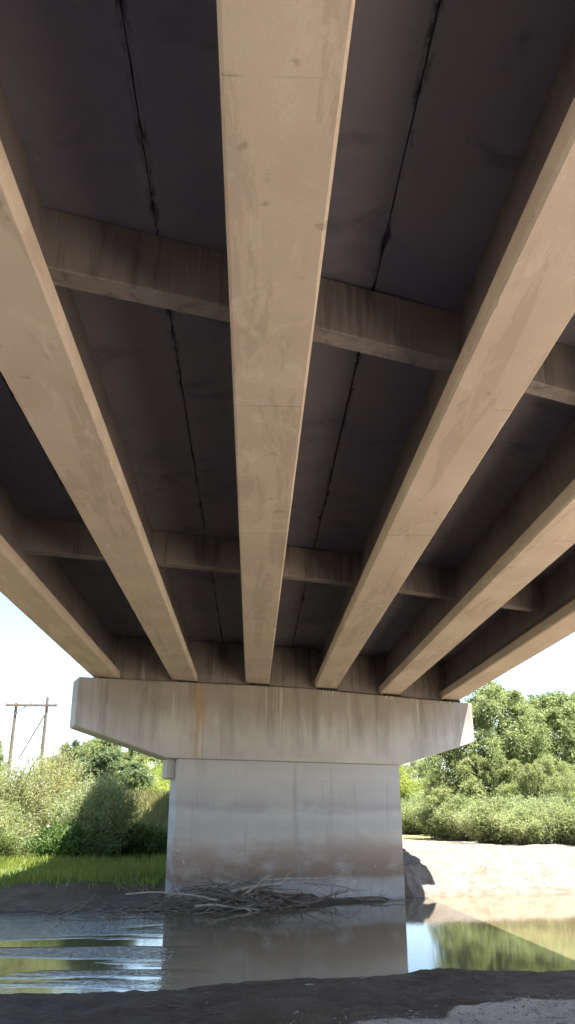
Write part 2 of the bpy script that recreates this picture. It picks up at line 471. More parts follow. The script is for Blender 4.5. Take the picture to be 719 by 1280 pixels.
dryz = np.where(df > 0, sm((GY - 44) / 6), 0) + np.where(dn > 0, sm((dn - 40) / 20), 0)
damp = np.where(dn > 0, sm((-6.0 - GX) / 2) * 0.6, 1.0)
zone = np.stack([sand, green, dryz, damp], -1).reshape(-1, 4)
ca = me.color_attributes.new('zone', 'FLOAT_COLOR', 'POINT')
ca.data.foreach_set('color', zone.astype(np.float32).ravel())
tag(mesh_obj('ground', me, M['ground']), kind='structure')

bm = bmesh.new()
wx = np.linspace(-90, 90, 2)
v4 = [bm.verts.new(p) for p in ((-95, -5, 0), (95, -5, 0), (95, 60, 0), (-95, 60, 0))]
bm.faces.new(v4)
tag(bm_obj('river_water', bm, M['water']), kind='structure')

# ------------------------------------------------------------------ the bridge deck and its girders
bridge = empty('concrete_bridge', (MID, 24.0, 0))
tag(bridge, 'long concrete girder bridge seen from below, its six beige beams under a dark deck', 'bridge')
BO = Vector(bridge.location)
def bpart(name, bm, mat, bevel=0.0, segs=1):
    bmesh.ops.translate(bm, verts=bm.verts[:], vec=-BO)
    return bm_obj(name, bm, mat, bridge, bevel, segs)

_t1 = np.random.default_rng(9).random(512)
def vnoise0(y):
    k = np.floor(y).astype(int); f = y - k; f = f * f * (3 - 2 * f)
    return _t1[k % 512] * (1 - f) + _t1[(k + 1) % 512] * f - 0.5
SK = 0.384                                    # skew of piers and diaphragms: dY per dX
def girder_profile(xc):
    b = g_bottom(xc)
    half = [(0.33, 0.0), (0.33, 0.203), (0.105, 0.43), (0.105, G_H)]
    return [(xc + x, b + z) for x, z in half] + [(xc - x, b + z) for x, z in half[::-1]]
for i, xc in enumerate(G_X):
    b = g_bottom(xc)
    half = [(0.308, 0.0), (0.33, 0.022), (0.33, 0.19), (0.315, 0.213), (0.105, 0.43), (0.105, G_H)]
    pr = [(xc + x, b + z) for x, z in half] + [(xc - x, b + z) for x, z in half[::-1]]
    ys = np.concatenate([np.linspace(Y0, -4, 40), np.linspace(-4, 27, 420)[1:], np.linspace(27, Y1, 60)[1:]])
    rg = np.random.default_rng(500 + i)
    bm = bmesh.new()
    rows = []
    ph = rg.uniform(0, 200, 12)
    for y in ys:
        row = []
        for q, (x, z) in enumerate(pr):
            dx = dz = 0.0
            if q in (0, 1, 10, 11):            # the two bottom arrises wander a little and are chipped here and there
                wv = 0.006 * float(vnoise0(np.array(y * 1.7 + ph[q]))) + 0.004 * float(vnoise0(np.array(y * 6.1 + ph[q])))
                chip = 0.016 * rg.random() if rg.random() < 0.02 else 0.0
                sgn = 1 if q in (0, 1) else -1
                if q in (0, 11): dx = sgn * (wv - chip)
                else: dz = -wv + chip
            row.append(bm.verts.new((x + dx, y, z + dz)))
        rows.append(row)
    for ra, rb in zip(rows[:-1], rows[1:]):
        for q in range(12):
            t = (q + 1) % 12
            bm.faces.new((ra[q], ra[t], rb[t], rb[q]))
    bm.faces.new(rows[0]); bm.faces.new(rows[-1][::-1])
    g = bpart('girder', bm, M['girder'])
    g.data.materials.append(M['web'])          # webs and upper slopes: greyer concrete, their shade painted in as darker colour
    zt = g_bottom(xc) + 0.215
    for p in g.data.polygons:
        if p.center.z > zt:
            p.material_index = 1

def deck_z(x):                                # top of girders plus haunch
    return EYE + 3.665 - 0.025 * abs(x - MID) + G_H + 0.03
# haunches between girder and slab
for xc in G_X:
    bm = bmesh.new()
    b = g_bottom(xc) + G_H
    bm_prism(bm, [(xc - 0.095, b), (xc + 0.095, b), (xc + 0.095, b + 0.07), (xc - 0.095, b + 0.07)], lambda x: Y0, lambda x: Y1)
    bpart('haunch', bm, M['web'])  # haunch takes the same shade-darkened colour as the web
# soffit panels, two rows in every bay with an open joint between them
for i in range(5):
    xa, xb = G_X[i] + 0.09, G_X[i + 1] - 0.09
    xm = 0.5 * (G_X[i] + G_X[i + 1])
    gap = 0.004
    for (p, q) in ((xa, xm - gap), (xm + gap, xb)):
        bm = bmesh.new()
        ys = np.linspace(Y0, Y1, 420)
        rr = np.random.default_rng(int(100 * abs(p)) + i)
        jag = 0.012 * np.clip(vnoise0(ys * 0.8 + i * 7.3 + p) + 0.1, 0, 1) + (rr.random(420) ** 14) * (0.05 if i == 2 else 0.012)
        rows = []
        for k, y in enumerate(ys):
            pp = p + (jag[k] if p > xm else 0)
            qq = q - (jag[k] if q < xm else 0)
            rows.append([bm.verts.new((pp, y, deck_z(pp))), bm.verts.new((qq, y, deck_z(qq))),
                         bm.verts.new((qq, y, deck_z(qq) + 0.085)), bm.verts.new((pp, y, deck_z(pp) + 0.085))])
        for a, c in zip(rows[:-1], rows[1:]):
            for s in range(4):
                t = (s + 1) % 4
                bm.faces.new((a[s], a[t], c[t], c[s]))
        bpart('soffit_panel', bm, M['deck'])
XL, XR = -4.55, 7.02
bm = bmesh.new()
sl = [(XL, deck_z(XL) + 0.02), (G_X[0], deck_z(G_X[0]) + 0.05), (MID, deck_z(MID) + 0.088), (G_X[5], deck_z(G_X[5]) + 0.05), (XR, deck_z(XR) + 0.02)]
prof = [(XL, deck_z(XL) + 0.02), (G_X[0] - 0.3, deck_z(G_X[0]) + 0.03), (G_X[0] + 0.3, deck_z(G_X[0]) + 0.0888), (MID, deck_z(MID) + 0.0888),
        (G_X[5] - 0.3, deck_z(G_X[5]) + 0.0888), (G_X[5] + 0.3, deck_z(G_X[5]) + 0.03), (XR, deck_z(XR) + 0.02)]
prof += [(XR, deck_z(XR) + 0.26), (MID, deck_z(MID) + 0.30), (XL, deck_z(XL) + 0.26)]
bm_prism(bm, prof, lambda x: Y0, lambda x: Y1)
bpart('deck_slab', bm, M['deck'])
for sx, s in ((XL, 1), (XR, -1)):
    b = deck_z(sx) + 0.262
    bm = bmesh.new()
    bm_prism(bm, [(sx + s * 0.02, b), (sx + s * 0.42, b), (sx + s * 0.40, b + 0.1), (sx + s * 0.26, b + 0.32), (sx + s * 0.2, b + 0.6), (sx + s * 0.02, b + 0.6)],
             lambda x: Y0, lambda x: Y1)
    bpart('parapet', bm, M['girder'], 0.02)

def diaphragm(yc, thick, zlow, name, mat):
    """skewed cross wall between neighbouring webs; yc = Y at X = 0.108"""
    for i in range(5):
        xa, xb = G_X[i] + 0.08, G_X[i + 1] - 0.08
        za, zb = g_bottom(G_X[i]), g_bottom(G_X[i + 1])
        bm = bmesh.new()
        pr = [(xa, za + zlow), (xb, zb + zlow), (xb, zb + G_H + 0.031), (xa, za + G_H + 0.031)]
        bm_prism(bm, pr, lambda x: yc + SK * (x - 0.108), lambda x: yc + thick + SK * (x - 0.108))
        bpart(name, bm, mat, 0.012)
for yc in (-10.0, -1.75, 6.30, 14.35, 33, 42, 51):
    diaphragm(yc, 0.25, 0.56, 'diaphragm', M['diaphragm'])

# ------------------------------------------------------------------ the pier
ANG = math.atan(SK)
pier = empty('bridge_pier', (0.855, 24.31, 0), ANG)
tag(pier, 'grey hammerhead concrete pier standing in the river with a wide stained cap', 'pier')
FY = -0.60                                     # local y of the cap's front face
def ppart(name, bm, mat, bevel=0.0, segs=2):
    return bm_obj(name, bm, mat, pier, bevel, segs)
bm = bmesh.new()
prof = [(-5.94, 4.26), (-3.5, 3.54), (3.5, 3.54), (6.1, 4.26), (6.1, 5.43), (0.25, 5.57), (-5.94, 5.48)]
bm_prism(bm, prof, lambda x: FY, lambda x: FY + 0.80)
ppart('pier_cap', bm, M['cap'], 0.055, 3)
bm = bmesh.new()
bm_box(bm, (-3.21, FY + 0.035, -1.6), (3.43, FY + 0.70, 3.537))
ppart('pier_stem', bm, M['stem'], 0.03, 2)
bm = bmesh.new()
bm_box(bm, (-3.44, FY + 0.25, 3.05), (-3.212, FY + 0.66, 3.534))
ppart('corbel', bm, M['cap'], 0.02)
for xc in G_X:
    # pad under every girder, where its line crosses the cap
    yb = 23.34 + 0.384 * xc + 0.45
    p = Vector((xc, yb, 0)) - Vector(pier.location)
    c, s = math.cos(-ANG), math.sin(-ANG)
    lx, ly = p.x * c - p.y * s, p.x * s + p.y * c
    ctop = 5.57 - 0.14 * abs(lx - 0.25) / 6.1
    bm = bmesh.new()
    bm_box(bm, (lx - 0.25, FY + 0.10, ctop - 0.03), (lx + 0.25, FY + 0.70, g_bottom(xc) - 0.001))
    ppart('bearing_pad', bm, M['rubber'])
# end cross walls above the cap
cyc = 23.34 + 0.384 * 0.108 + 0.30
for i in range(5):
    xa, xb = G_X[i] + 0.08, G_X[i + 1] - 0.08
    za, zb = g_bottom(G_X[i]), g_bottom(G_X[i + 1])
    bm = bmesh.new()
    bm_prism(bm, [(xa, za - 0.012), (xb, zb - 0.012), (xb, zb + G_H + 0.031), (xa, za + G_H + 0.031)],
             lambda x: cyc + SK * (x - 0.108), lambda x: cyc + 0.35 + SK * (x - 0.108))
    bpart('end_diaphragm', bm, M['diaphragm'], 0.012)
# lime drips along the top edge below the two right-hand girders
rr = random.Random(5)
for k in range(12):
    lx = rr.choice([rr.uniform(3.0, 4.2), rr.uniform(4.9, 5.7), rr.uniform(1.0, 1.4)])
    top = 5.57 - 0.14 * abs(lx - 0.25) / 6.1 - 0.02
    ln = rr.uniform(0.05, 0.22)
    V, Q = tubes([([(lx, FY - 0.004, top), (lx + rr.uniform(-.01, .01), FY - 0.006, top - ln * .5), (lx + rr.uniform(-.02, .02), FY - 0.003, top - ln)],
                  [rr.uniform(.010, .022), rr.uniform(.007, .013), 0.003])], 6)
    mesh_obj('lime_drip', np_mesh('lime_drip', V, Q, True), M['lime'], pier)

# ------------------------------------------------------------------ plants
def unit(a):
    return a / (np.linalg.norm(a, axis=-1, keepdims=True) + 1e-9)

def leaf_mesh(name, P, D, L, W, rng):
    """one folded-diamond leaf per point: P base, D direction, L length, W width"""
    n = len(P)
    D = unit(D)
    side = unit(np.cross(D, unit(rng.normal(size=(n, 3)))))
    L = np.broadcast_to(L, (n,))[:, None]; W = np.broadcast_to(W, (n,))[:, None]
    a = P; c = P + D * L
    mid = P + D * L * 0.45
    V = np.stack([a, mid + side * W, c, mid - side * W], 1).reshape(-1, 3)
    Q = np.arange(4 * n).reshape(n, 4)
    return np_mesh(name, V, Q)

def bush_meshes(name, seed, w, d, h, stems, leaves, L, W, droop=0.25, top=0.55):
    """many-stemmed shrub: stems fan out of a wide foot, leaves along their upper part"""
    rng = np.random.default_rng(seed)
    P, D, paths = [], [], []
    lob = rng.uniform(0, 6.28, 3)
    for k in range(stems):
        a = rng.uniform(0, 2 * math.pi); r = math.sqrt(rng.uniform(0, 1))
        lobe = 1 + 0.16 * math.sin(3 * a + lob[0]) + 0.12 * math.sin(5 * a + lob[1])
        bx, by = 0.62 * w * r * math.cos(a), 0.62 * d * r * math.sin(a)
        hh = h * (1 - top * r ** 2.2) * rng.uniform(0.72, 1.06) * (1 + 0.13 * math.sin(2.7 * bx + lob[2]) + 0.08 * math.sin(4.9 * by + lob[1]))
        ex = w * r * lobe * math.cos(a) + rng.normal(0, .1 * w)
        ey = d * r * lobe * math.sin(a) + rng.normal(0, .1 * d)
        t = np.linspace(0, 1, 6)
        sx = bx + (ex - bx) * t ** 1.5; sy = by + (ey - by) * t ** 1.5
        sz = hh * (t ** 0.85) - droop * hh * 0.35 * t ** 4
        pts = np.stack([sx, sy, sz], 1)
        paths.append((pts, np.linspace(0.018, 0.004, 6) * (0.5 + h / 4)))
        m = int(leaves * rng.uniform(.7, 1.3))
        u = rng.uniform(0.06, 1.0, m) ** 0.72
        px = np.stack([np.interp(u, t, pts[:, i]) for i in range(3)], 1)
        tg = unit(np.stack([np.interp(u, t, np.gradient(pts[:, i])) for i in range(3)], 1))
        spread = (0.05 + 0.11 * h / 3) * (0.4 + 0.8 * np.sin(np.pi * np.clip(u, 0, 1)))[:, None]
        P.append(px + rng.normal(size=(m, 3)) * spread)
        D.append(tg * 0.9 + rng.normal(size=(m, 3)) * 0.6 + np.array([0, 0, -droop]))
    P, D = np.concatenate(P), np.concatenate(D)
    P[:, 2] = np.maximum(P[:, 2], 0.03)
    n = len(P)
    crown = leaf_mesh(name + '_foliage', P, D, L * rng.uniform(.6, 1.4, n), W * rng.uniform(.6, 1.4, n), rng)
    V, Q = tubes(paths[::2], 4)
    return crown, np_mesh(name + '_stems', V, Q)

def tree_meshes(name, seed, w, h, base, lobes, sub, sprays, L, W, droop=0.3, lean=0.0, lobe_r=0.42):
    """trunk with limbs; crown = billowing lobes, each of ragged clumps, each of drooping leafy sprays"""
    rng = np.random.default_rng(seed)
    ch = h - base
    P, D, paths = [], [], []
    k = np.linspace(0, 1, 8)
    th = base + 0.55 * ch
    trunk = np.stack([lean * k ** 2 + 0.06 * w * np.sin(3 * k + seed), 0.05 * w * np.sin(4 * k + 1), th * k], 1)
    r0 = 0.024 * h
    paths.append((trunk, np.linspace(r0, r0 * .3, 8)))
    NL = 12
    for c in range(lobes):
        a = 2.4 * c + rng.uniform(-.5, .5)
        fz = (c + 0.5) / lobes
        rad = w * (0.25 + 0.5 * math.sin(math.pi * min(1, 0.18 + 0.80 * fz)) * rng.uniform(.8, 1.15))
        if c == lobes - 1: rad *= 0.2
        lc = np.array([rad * math.cos(a) + lean * fz ** 2, rad * math.sin(a), base + ch * (0.10 + 0.74 * fz)])
        lr = w * lobe_r * rng.uniform(.75, 1.2) * (1.0 - 0.25 * fz)
        st = trunk[min(7, 1 + int(6 * fz * rng.uniform(.6, 1)))]
        t = np.linspace(0, 1, 6)[:, None]
        paths.append((st + (lc - st) * t + np.array([0, 0, 0.05 * ch]) * np.sin(np.pi * t), np.linspace(r0 * .45, r0 * .08, 6)))
        for q in range(sub):
            u = unit(rng.normal(size=3) + np.array([0, 0, 0.45]))
            cc = lc + u * lr * rng.uniform(.45, 1.0) * np.array([1, 1, .8])
            if q % 4 == 0:
                paths.append((lc + (cc - lc) * t, np.linspace(r0 * .1, r0 * .03, 6)))
            cs = lr * rng.uniform(.28, .62)
            ns = max(6, int(sprays * rng.uniform(.6, 1.3)))
            d = unit(rng.normal(size=(ns, 3)) + u * 0.55 + np.array([0, 0, .1]))
            ln = cs * rng.uniform(.6, 1.25, ns)
            tt = np.linspace(0.12, 1, NL)[None, :, None]
            pos = cc + d[:, None, :] * ln[:, None, None] * tt
            pos[:, :, 2] -= droop * ln[:, None] * (tt[:, :, 0] ** 2) * 0.9
            pos = pos + rng.normal(size=pos.shape) * 0.07 * cs
            P.append(pos.reshape(-1, 3))
            dd = d[:, None, :] * 0.8 + np.array([0, 0, -1.5 * droop]) * tt + rng.normal(size=pos.shape) * 0.55
            D.append(dd.reshape(-1, 3))
    P, D = np.concatenate(P), np.concatenate(D)
    P[:, 2] = np.maximum(P[:, 2], 0.1)
    n = len(P)
    crown = leaf_mesh(name + '_crown', P, D, L * rng.uniform(.6, 1.4, n), W * rng.uniform(.6, 1.4, n), rng)
    V, Q = tubes(paths, 6)
    return crown, np_mesh(name + '_trunk', V, Q, True)

def plant(kind, label, cat, x, y, crown, wood, leafmat, group=None, rz=0.0, sc=(1, 1, 1), names=('foliage', 'stem')):
    root = empty(kind, (x, y, float(ground_z(x, y)) - 0.05), rz)
    root.scale = sc
    tag(root, label, cat, group)
    for nm, me_, mt in ((names[0], crown, leafmat), (names[1], wood, M['bark'])):
        o = bpy.data.objects.new(nm, me_)
        if not me_.materials:
            me_.materials.append(mt)
        link(o, root)
    return root
TC = ('crown', 'trunk')

# left bank: willow shrubs beyond the mud
a, b = bush_meshes('sage', 11, 2.6, 2.0, 4.7, 420, 105, 0.12, 0.0135)
plant('willow_shrub', 'big pale sage willow shrub at the left edge in front of the pole frame', 'shrub', -10.3, 34.0, a, b, M['sage'], 'willow shrubs on the left bank')
a, b = bush_meshes('straw', 12, 2.2, 2.0, 4.15, 400, 105, 0.12, 0.0135)
plant('willow_shrub', 'straw tinted willow shrub left of the shaded bush, below the right pole', 'shrub', -8.3, 36.0, a, b, M['straw'], 'willow shrubs on the left bank')
a, b = bush_meshes('sageb', 17, 1.6, 1.3, 2.3, 300, 85, 0.11, 0.013)
plant('willow_shrub', 'low silvery willow shrub at the front of the left thicket above the sunlit grass', 'shrub', -9.0, 31.8, a, b, M['sage'], 'willow shrubs on the left bank')
a, b = bush_meshes('shade', 13, 1.5, 1.3, 3.3, 330, 95, 0.13, 0.0135, 0.05)
plant('willow_shrub', 'feathery dark shrub standing in the shadow of the bridge left of the pier', 'shrub', -5.65, 32.6, a, b, M['hedge'], 'willow shrubs on the left bank')
a, b = bush_meshes('weed', 14, 1.3, 0.9, 1.35, 200, 50, 0.10, 0.03)
plant('leafy_weed', 'low leafy green weed clump between the shaded bush and the pier', 'weed', -3.95, 33.2, a, b, M['weed'])
a, b = bush_meshes('weedb', 24, 1.5, 1.1, 1.3, 200, 50, 0.10, 0.03)
plant('leafy_weed', 'low dark weed clump under the front of the shaded bush', 'weed', -6.2, 31.2, a, b, M['weed'])
# left bank, farther off
a, b = bush_meshes('far', 15, 3.4, 2.6, 4.0, 400, 90, 0.18, 0.026, 0.3)
plant('willow_shrub', 'sunlit yellow green shrub on the rise behind the shaded bush', 'shrub', -14.4, 96.0, a, b, M['lime_leaf'], 'willow shrubs on the left bank', 0, (1.5, 1.3, 1.35))
plant('willow_shrub', 'sunlit shrub on the rise just left of the pier under the cap overhang', 'shrub', -11.6, 104.0, a, b, M['lime_leaf'], 'willow shrubs on the left bank', 2.0, (1.4, 1.3, 1.35))
ta, tb = tree_meshes('lt', 31, 3.4, 6.7, 0.4, 13, 16, 27, 0.17, 0.04, 0.35)
plant('leafy_tree', 'rounded green tree behind the left thicket, under the left end of the cap', 'tree', -12.6, 76.0, ta, tb, M['tree'], 'trees beyond the left thicket', names=TC)
plant('leafy_tree', 'green tree close left of the pier, half hidden by the cap', 'tree', -16.0, 130.0, ta, tb, M['tree'], 'trees beyond the left thicket', 1.7, (1.8, 1.6, 1.4), names=TC)
ta2, tb2 = tree_meshes('lt2', 32, 2.8, 5.4, 0.4, 12, 15, 18, 0.20, 0.05, 0.3)
plant('leafy_tree', 'small dark blue green tree right of the pole frame', 'tree', -17.2, 84.0, ta2, tb2, M['treeb'], 'trees beyond the left thicket', 0.0, (1.0, 1.0, 1.15), names=TC)
plant('leafy_tree', 'tree cut by the left edge of the view beyond the thicket', 'tree', -20.9, 62.0, ta, tb, M['treeb'], 'trees beyond the left thicket', 0.6, names=TC)
plant('leafy_tree', 'green tree filling the gap between the shaded bush and the rounded tree', 'tree', -11.0, 66.0, ta2, tb2, M['willow'], 'trees beyond the left thicket', 2.6, (1.0, 1.0, 0.75), names=TC)

# right bank: hedge of low shrubs on the sand
ha = bush_meshes('hedge_a', 41, 1.35, 1.1, 2.0, 420, 92, 0.085, 0.0135, 0.2, 0.4)
hb = bush_meshes('hedge_b', 42, 1.2, 1.1, 1.85, 400, 92, 0.085, 0.0135, 0.2, 0.4)
hc = bush_meshes('hedge_c', 43, 1.5, 1.1, 2.1, 440, 92, 0.085, 0.0135, 0.2, 0.4)
spots = [(12.4, 63.0, 0, 1.6, 'grey green shrub of the low hedge, partly behind the pier'),
         (13.0, 58.0, 1, 1.5, 'grey green hedge shrub next after the one partly behind the pier'),
         (11.6, 50.0, 2, 1.3, 'grey green hedge shrub on the sand at the left foot of the weeping willow'),
         (10.9, 43.5, 0, 1.2, 'grey green hedge shrub on the sand below the middle of the weeping willow'),
         (10.7, 38.0, 1, 1.15, 'grey green hedge shrub below the gap between the willow and the tall tree'),
         (11.7, 35.4, 2, 1.0, 'grey green hedge shrub on the sand below the tall cottonwood'),
         (13.5, 34.8, 0, 1.03, 'grey green hedge shrub on the sand at the right edge of the view')]
for k, (x, y, q, s, lab) in enumerate(spots):
    c_, w_ = (ha, hb, hc)[q]
    plant('hedge_shrub', lab, 'shrub', x, y, c_, w_, M['hedge'], 'low hedge on the sand bank', k * 1.3 if k % 2 else k * math.pi, (s * 1.2, s * 1.1, s * (0.94, 1.0, 0.9)[k % 3]))
for k, (x, y, q, s) in enumerate([(15.6, 35.0, 0, 1.05), (17.6, 35.0, 1, 1.1)]):
    plant('hedge_shrub', 'grey green hedge shrub beyond the right edge of the view', 'shrub', x, y, *((ha, hb, hc)[q]), M['hedge'], 'low hedge on the sand bank', k * 2.0, (s, s, s))
a, b = bush_meshes('lime', 44, 0.9, 0.9, 2.0, 260, 80, 0.10, 0.02)
plant('yellow_shrub', 'bright yellow green shrub right beside the pier, above the hedge', 'shrub', 16.2, 95.0, a, b, M['lime_leaf'], None, 0, (2.2, 2.0, 1.75))
wa = tree_meshes('wil', 51, 3.0, 4.5, 0.0, 14, 18, 32, 0.13, 0.019, 0.8)
plant('weeping_willow', 'low wide weeping willow behind the hedge under the cap end', 'tree', 12.1, 45.0, *wa, M['willow'], names=TC)
plant('weeping_willow', 'small drooping willow in front of the tall cottonwood, right of the wide willow', 'tree', 14.2, 41.5, *wa, M['willow'], None, 2.2, (0.72, 0.72, 0.9), names=TC)
ca_ = tree_meshes('cot', 52, 3.6, 7.9, 0.3, 18, 19, 34, 0.135, 0.027, 0.65, 0.3)
plant('cottonwood_tree', 'tall bright green cottonwood right of the cap end', 'tree', 13.1, 47.0, *ca_, M['tree'], 'tall trees behind the hedge', 0.0, (1.0, 1.0, 1.13), names=TC)
plant('cottonwood_tree', 'tall green cottonwood at the right edge of the view', 'tree', 18.2, 48.0, *ca_, M['willow'], 'tall trees behind the hedge', 2.1, (1.05, 1.05, 1.1), names=TC)
da = tree_meshes('drk', 53, 3.2, 8.6, 0.8, 14, 15, 20, 0.20, 0.045, 0.25)
plant('dark_tree', 'dark thin crowned tree rising behind the cottonwoods at upper right', 'tree', 21.3, 60.0, *da, M['treeb'], 'tall trees behind the hedge', 0.0, (1.0, 1.0, 1.2), names=TC)
plant('distant_tree', 'far green tree seen just under the right end of the pier cap', 'tree', 23.8, 125.0, *wa, M['willow'], None, 1.4, (2.0, 1.6, 1.6), names=TC)

# grass on the left bank
rng = np.random.default_rng(21)
n = 52000
gx = rng.uniform(-15, -1.0, n); gy = rng.uniform(21, 38, n)
keep = (gy - far_shore(gx) > 1.25 + rng.uniform(-.2, .7, n)) & ~((gx > -2.4) & (gy > 22.3))
gx, gy = gx[keep], gy[keep]
keep = vnoise(gx * 0.7, gy * 0.7) + rng.uniform(-.35, .35, len(gx)) > -0.22
gx, gy = gx[keep], gy[keep]
P = np.stack([gx, gy, ground_z(gx, gy) - 0.02], 1)
D = rng.normal(size=P.shape) * 0.38 + np.array([0, 0, 1])
me = leaf_mesh('bank_grass', P, D, 0.22 * rng.uniform(.5, 1.5, len(P)), 0.013, rng)
tag(mesh_obj('bank_grass', me, M['grass']), 'bright green grass on the left bank above the mud', 'grass', kind='stuff')
n = 26000
gx = rng.uniform(-20, -3.0, n); gy = rng.uniform(46, 74, n)
P = np.stack([gx, gy, ground_z(gx, gy) - 0.02], 1)
D = rng.normal(size=P.shape) * 0.35 + np.array([0, 0, 1])
me = leaf_mesh('dry_grass', P, D, 0.6 * rng.uniform(.5, 1.5, n), 0.03, rng)
tag(mesh_obj('dry_grass', me, M['drygrass']), 'tall dry yellow grass on the rise beyond the left thicket', 'grass', kind='stuff')

# ------------------------------------------------------------------ H-frame of the power line
pole = empty('utility_pole_frame', (-23.3, 90.0, float(ground_z(-23.3, 90.0))))
tag(pole, 'brown timber H-frame of two poles with crossarm and diagonal brace above the left bushes', 'utility pole')
gz0 = pole.location.z
def ptube(name, pts, rad, mat, sides=8):
    V, Q = tubes([(np.array(pts), rad)], sides)
    return mesh_obj(name, np_mesh(name, V, Q, True), mat, pole)
ptube('post', [(-1.6, 0, -0.3), (-1.57, 0, 6), (-1.55, 0, 13.75 - gz0)], [0.21, 0.18, 0.14], M['wood'])
ptube('post', [(1.6, 0, -0.3), (1.63, 0, 6), (1.65, 0, 14.35 - gz0)], [0.21, 0.18, 0.14], M['wood'])
bm = bmesh.new(); bm_box(bm, (-2.6, -0.27, 13.35 - gz0), (2.75, -0.15, 13.6 - gz0)); bm_obj('crossarm', bm, M['wood'], pole, 0.015)
ptube('brace', [(-0.65, -0.18, 8.1 - gz0), (1.55, -0.18, 12.5 - gz0)], [0.075, 0.075], M['wood'], 6)
ptube('brace', [(-1.55, -0.18, 12.5 - gz0), (-0.5, -0.18, 13.4 - gz0)], [0.05, 0.05], M['wood'], 6)
for x in (-2.5, 0.05, 2.62):
    ptube('insulator', [(x, -0.21, 13.59 - gz0), (x, -0.21, 13.68 - gz0), (x, -0.21, 13.7 - gz0), (x, -0.21, 13.82 - gz0)], [0.05, 0.05, 0.08, 0.02], M['glass'], 8)

# ------------------------------------------------------------------ drift pile at the foot of the pier
def wander(rng, p0, d, length, n=8, curl=0.25, grav=0.0):
    p = np.array(p0, float); d = np.array(d, float); d /= np.linalg.norm(d)
    out = [p.copy()]
    for _ in range(n - 1):
        d = d + rng.normal(size=3) * curl * np.array([1, 1, .6]) + np.array([0, 0, -grav])
        d /= np.linalg.norm(d)
        p = p + d * length / (n - 1)
        out.append(p.copy())
    return np.array(out)

def front(x, off):                              # a point standing off the pier's front face
    return np.array([x, 23.34 + SK * x - off])

rng = np.random.default_rng(77)
paths = []
for k in range(340):
    x = np.clip(rng.normal(-1.05, 1.6), -4.6, 3.2)
    off = abs(rng.normal(0.45, 0.5)) + 0.06
    if x > 1.6: off = rng.uniform(.06, .7)
    xy = front(x, off)
    z0 = max(float(ground_z(*xy)), 0.0)
    hump = 0.30 * math.exp(-((x + 0.6) / 1.2) ** 2) * math.exp(-(off / 1.0) ** 2)
    z = z0 + rng.uniform(0, 1) * (0.08 + hump)
    a = rng.normal(0, 0.55) + (math.pi if rng.random() < .5 else 0) + ANG
    L = rng.uniform(0.3, 1.5)
    pts = wander(rng, (*xy, z), (math.cos(a), math.sin(a), rng.normal(0.04, 0.16)), L, 6, 0.25, 0.03)
    pts[:, 2] = np.maximum(pts[:, 2], -0.02)
    # keep sticks out of the pier face
    lim = 23.34 + SK * pts[:, 0] - 0.03
    pts[:, 1] = np.where((pts[:, 0] > -2.3) & (pts[:, 1] > lim), lim, pts[:, 1])
    r = rng.uniform(0.005, 0.017)
    paths.append((pts, np.linspace(r, r * 0.4, 6)))
V, Q = tubes(paths, 4)
tag(mesh_obj('driftwood_tangle', np_mesh('driftwood_tangle', V, Q), M['twig']), 'tangle of dead twigs piled on the mud at the foot of the pier', 'driftwood', kind='stuff')

branches = [  # x, off, z, heading, rise, length, radius, curl, material, label
    (-0.50, 0.55, 0.38, 0.35, 0.21, 2.1, 0.045, 0.10, 'drift', 'longest pale branch slanting up across the pier face'),
    (0.35, 0.35, 0.61, 0.30, 0.10, 2.3, 0.030, 0.08, 'drift', 'thin pale branch reaching farthest right above the drift pile'),
    (-0.20, 0.65, 0.30, 0.90, 0.38, 1.0, 0.028, 0.22, 'drift', 'short curved branch sticking up at the top of the drift pile'),
    (-2.90, 0.90, 0.42, 0.05, 0.03, 1.9, 0.024, 0.10, 'drift', 'long arched stick lying on the mud left of the pier corner'),
    (-1.30, 1.35, 0.14, 0.25, 0.03, 1.6, 0.035, 0.14, 'drift', 'pale stick low at the front of the drift pile near the water'),
    (0.80, 1.00, 0.13, 2.70, 0.09, 1.3, 0.030, 0.18, 'twig', 'grey stick leaning left at the right shoulder of the drift pile'),
    (1.70, 0.60, 0.12, 0.60, 0.17, 0.9, 0.026, 0.24, 'twig', 'bent stick standing out of the right part of the drift pile'),
    (2.20, 0.50, 0.10, 1.30, 0.25, 0.6, 0.022, 0.2, 'twig', 'short upright stick near the right end of the drift pile'),
    (1.30, 0.35, 0.51, 0.40, -0.01, 1.7, 0.014, 0.06, 'twig', 'thin dark twig lying level against the pier right of the pile top'),
    (-2.10, 1.20, 0.19, 1.20, 0.35, 0.7, 0.018, 0.2, 'twig', 'short stick poking up from the mud at the left of the drift pile'),
    (-0.80, 1.10, 0.24, 2.90, 0.12, 1.2, 0.028, 0.2, 'drift', 'crooked branch leaning left from the middle of the drift pile'),
]
def branch(pts, rad, mat, rng, forks=2):
    ps = [(pts, np.linspace(rad, rad * .3, len(pts)))]
    for f in range(forks):
        i = rng.integers(2, len(pts) - 2)
        d = pts[i + 1] - pts[i]
        q = wander(rng, pts[i], unit(d) + rng.normal(size=3) * 0.45, np.linalg.norm(pts[-1] - pts[0]) * rng.uniform(.25, .45), 6, 0.15)
        ps.append((q, np.linspace(rad * .55, rad * .15, 6)))
    return ps
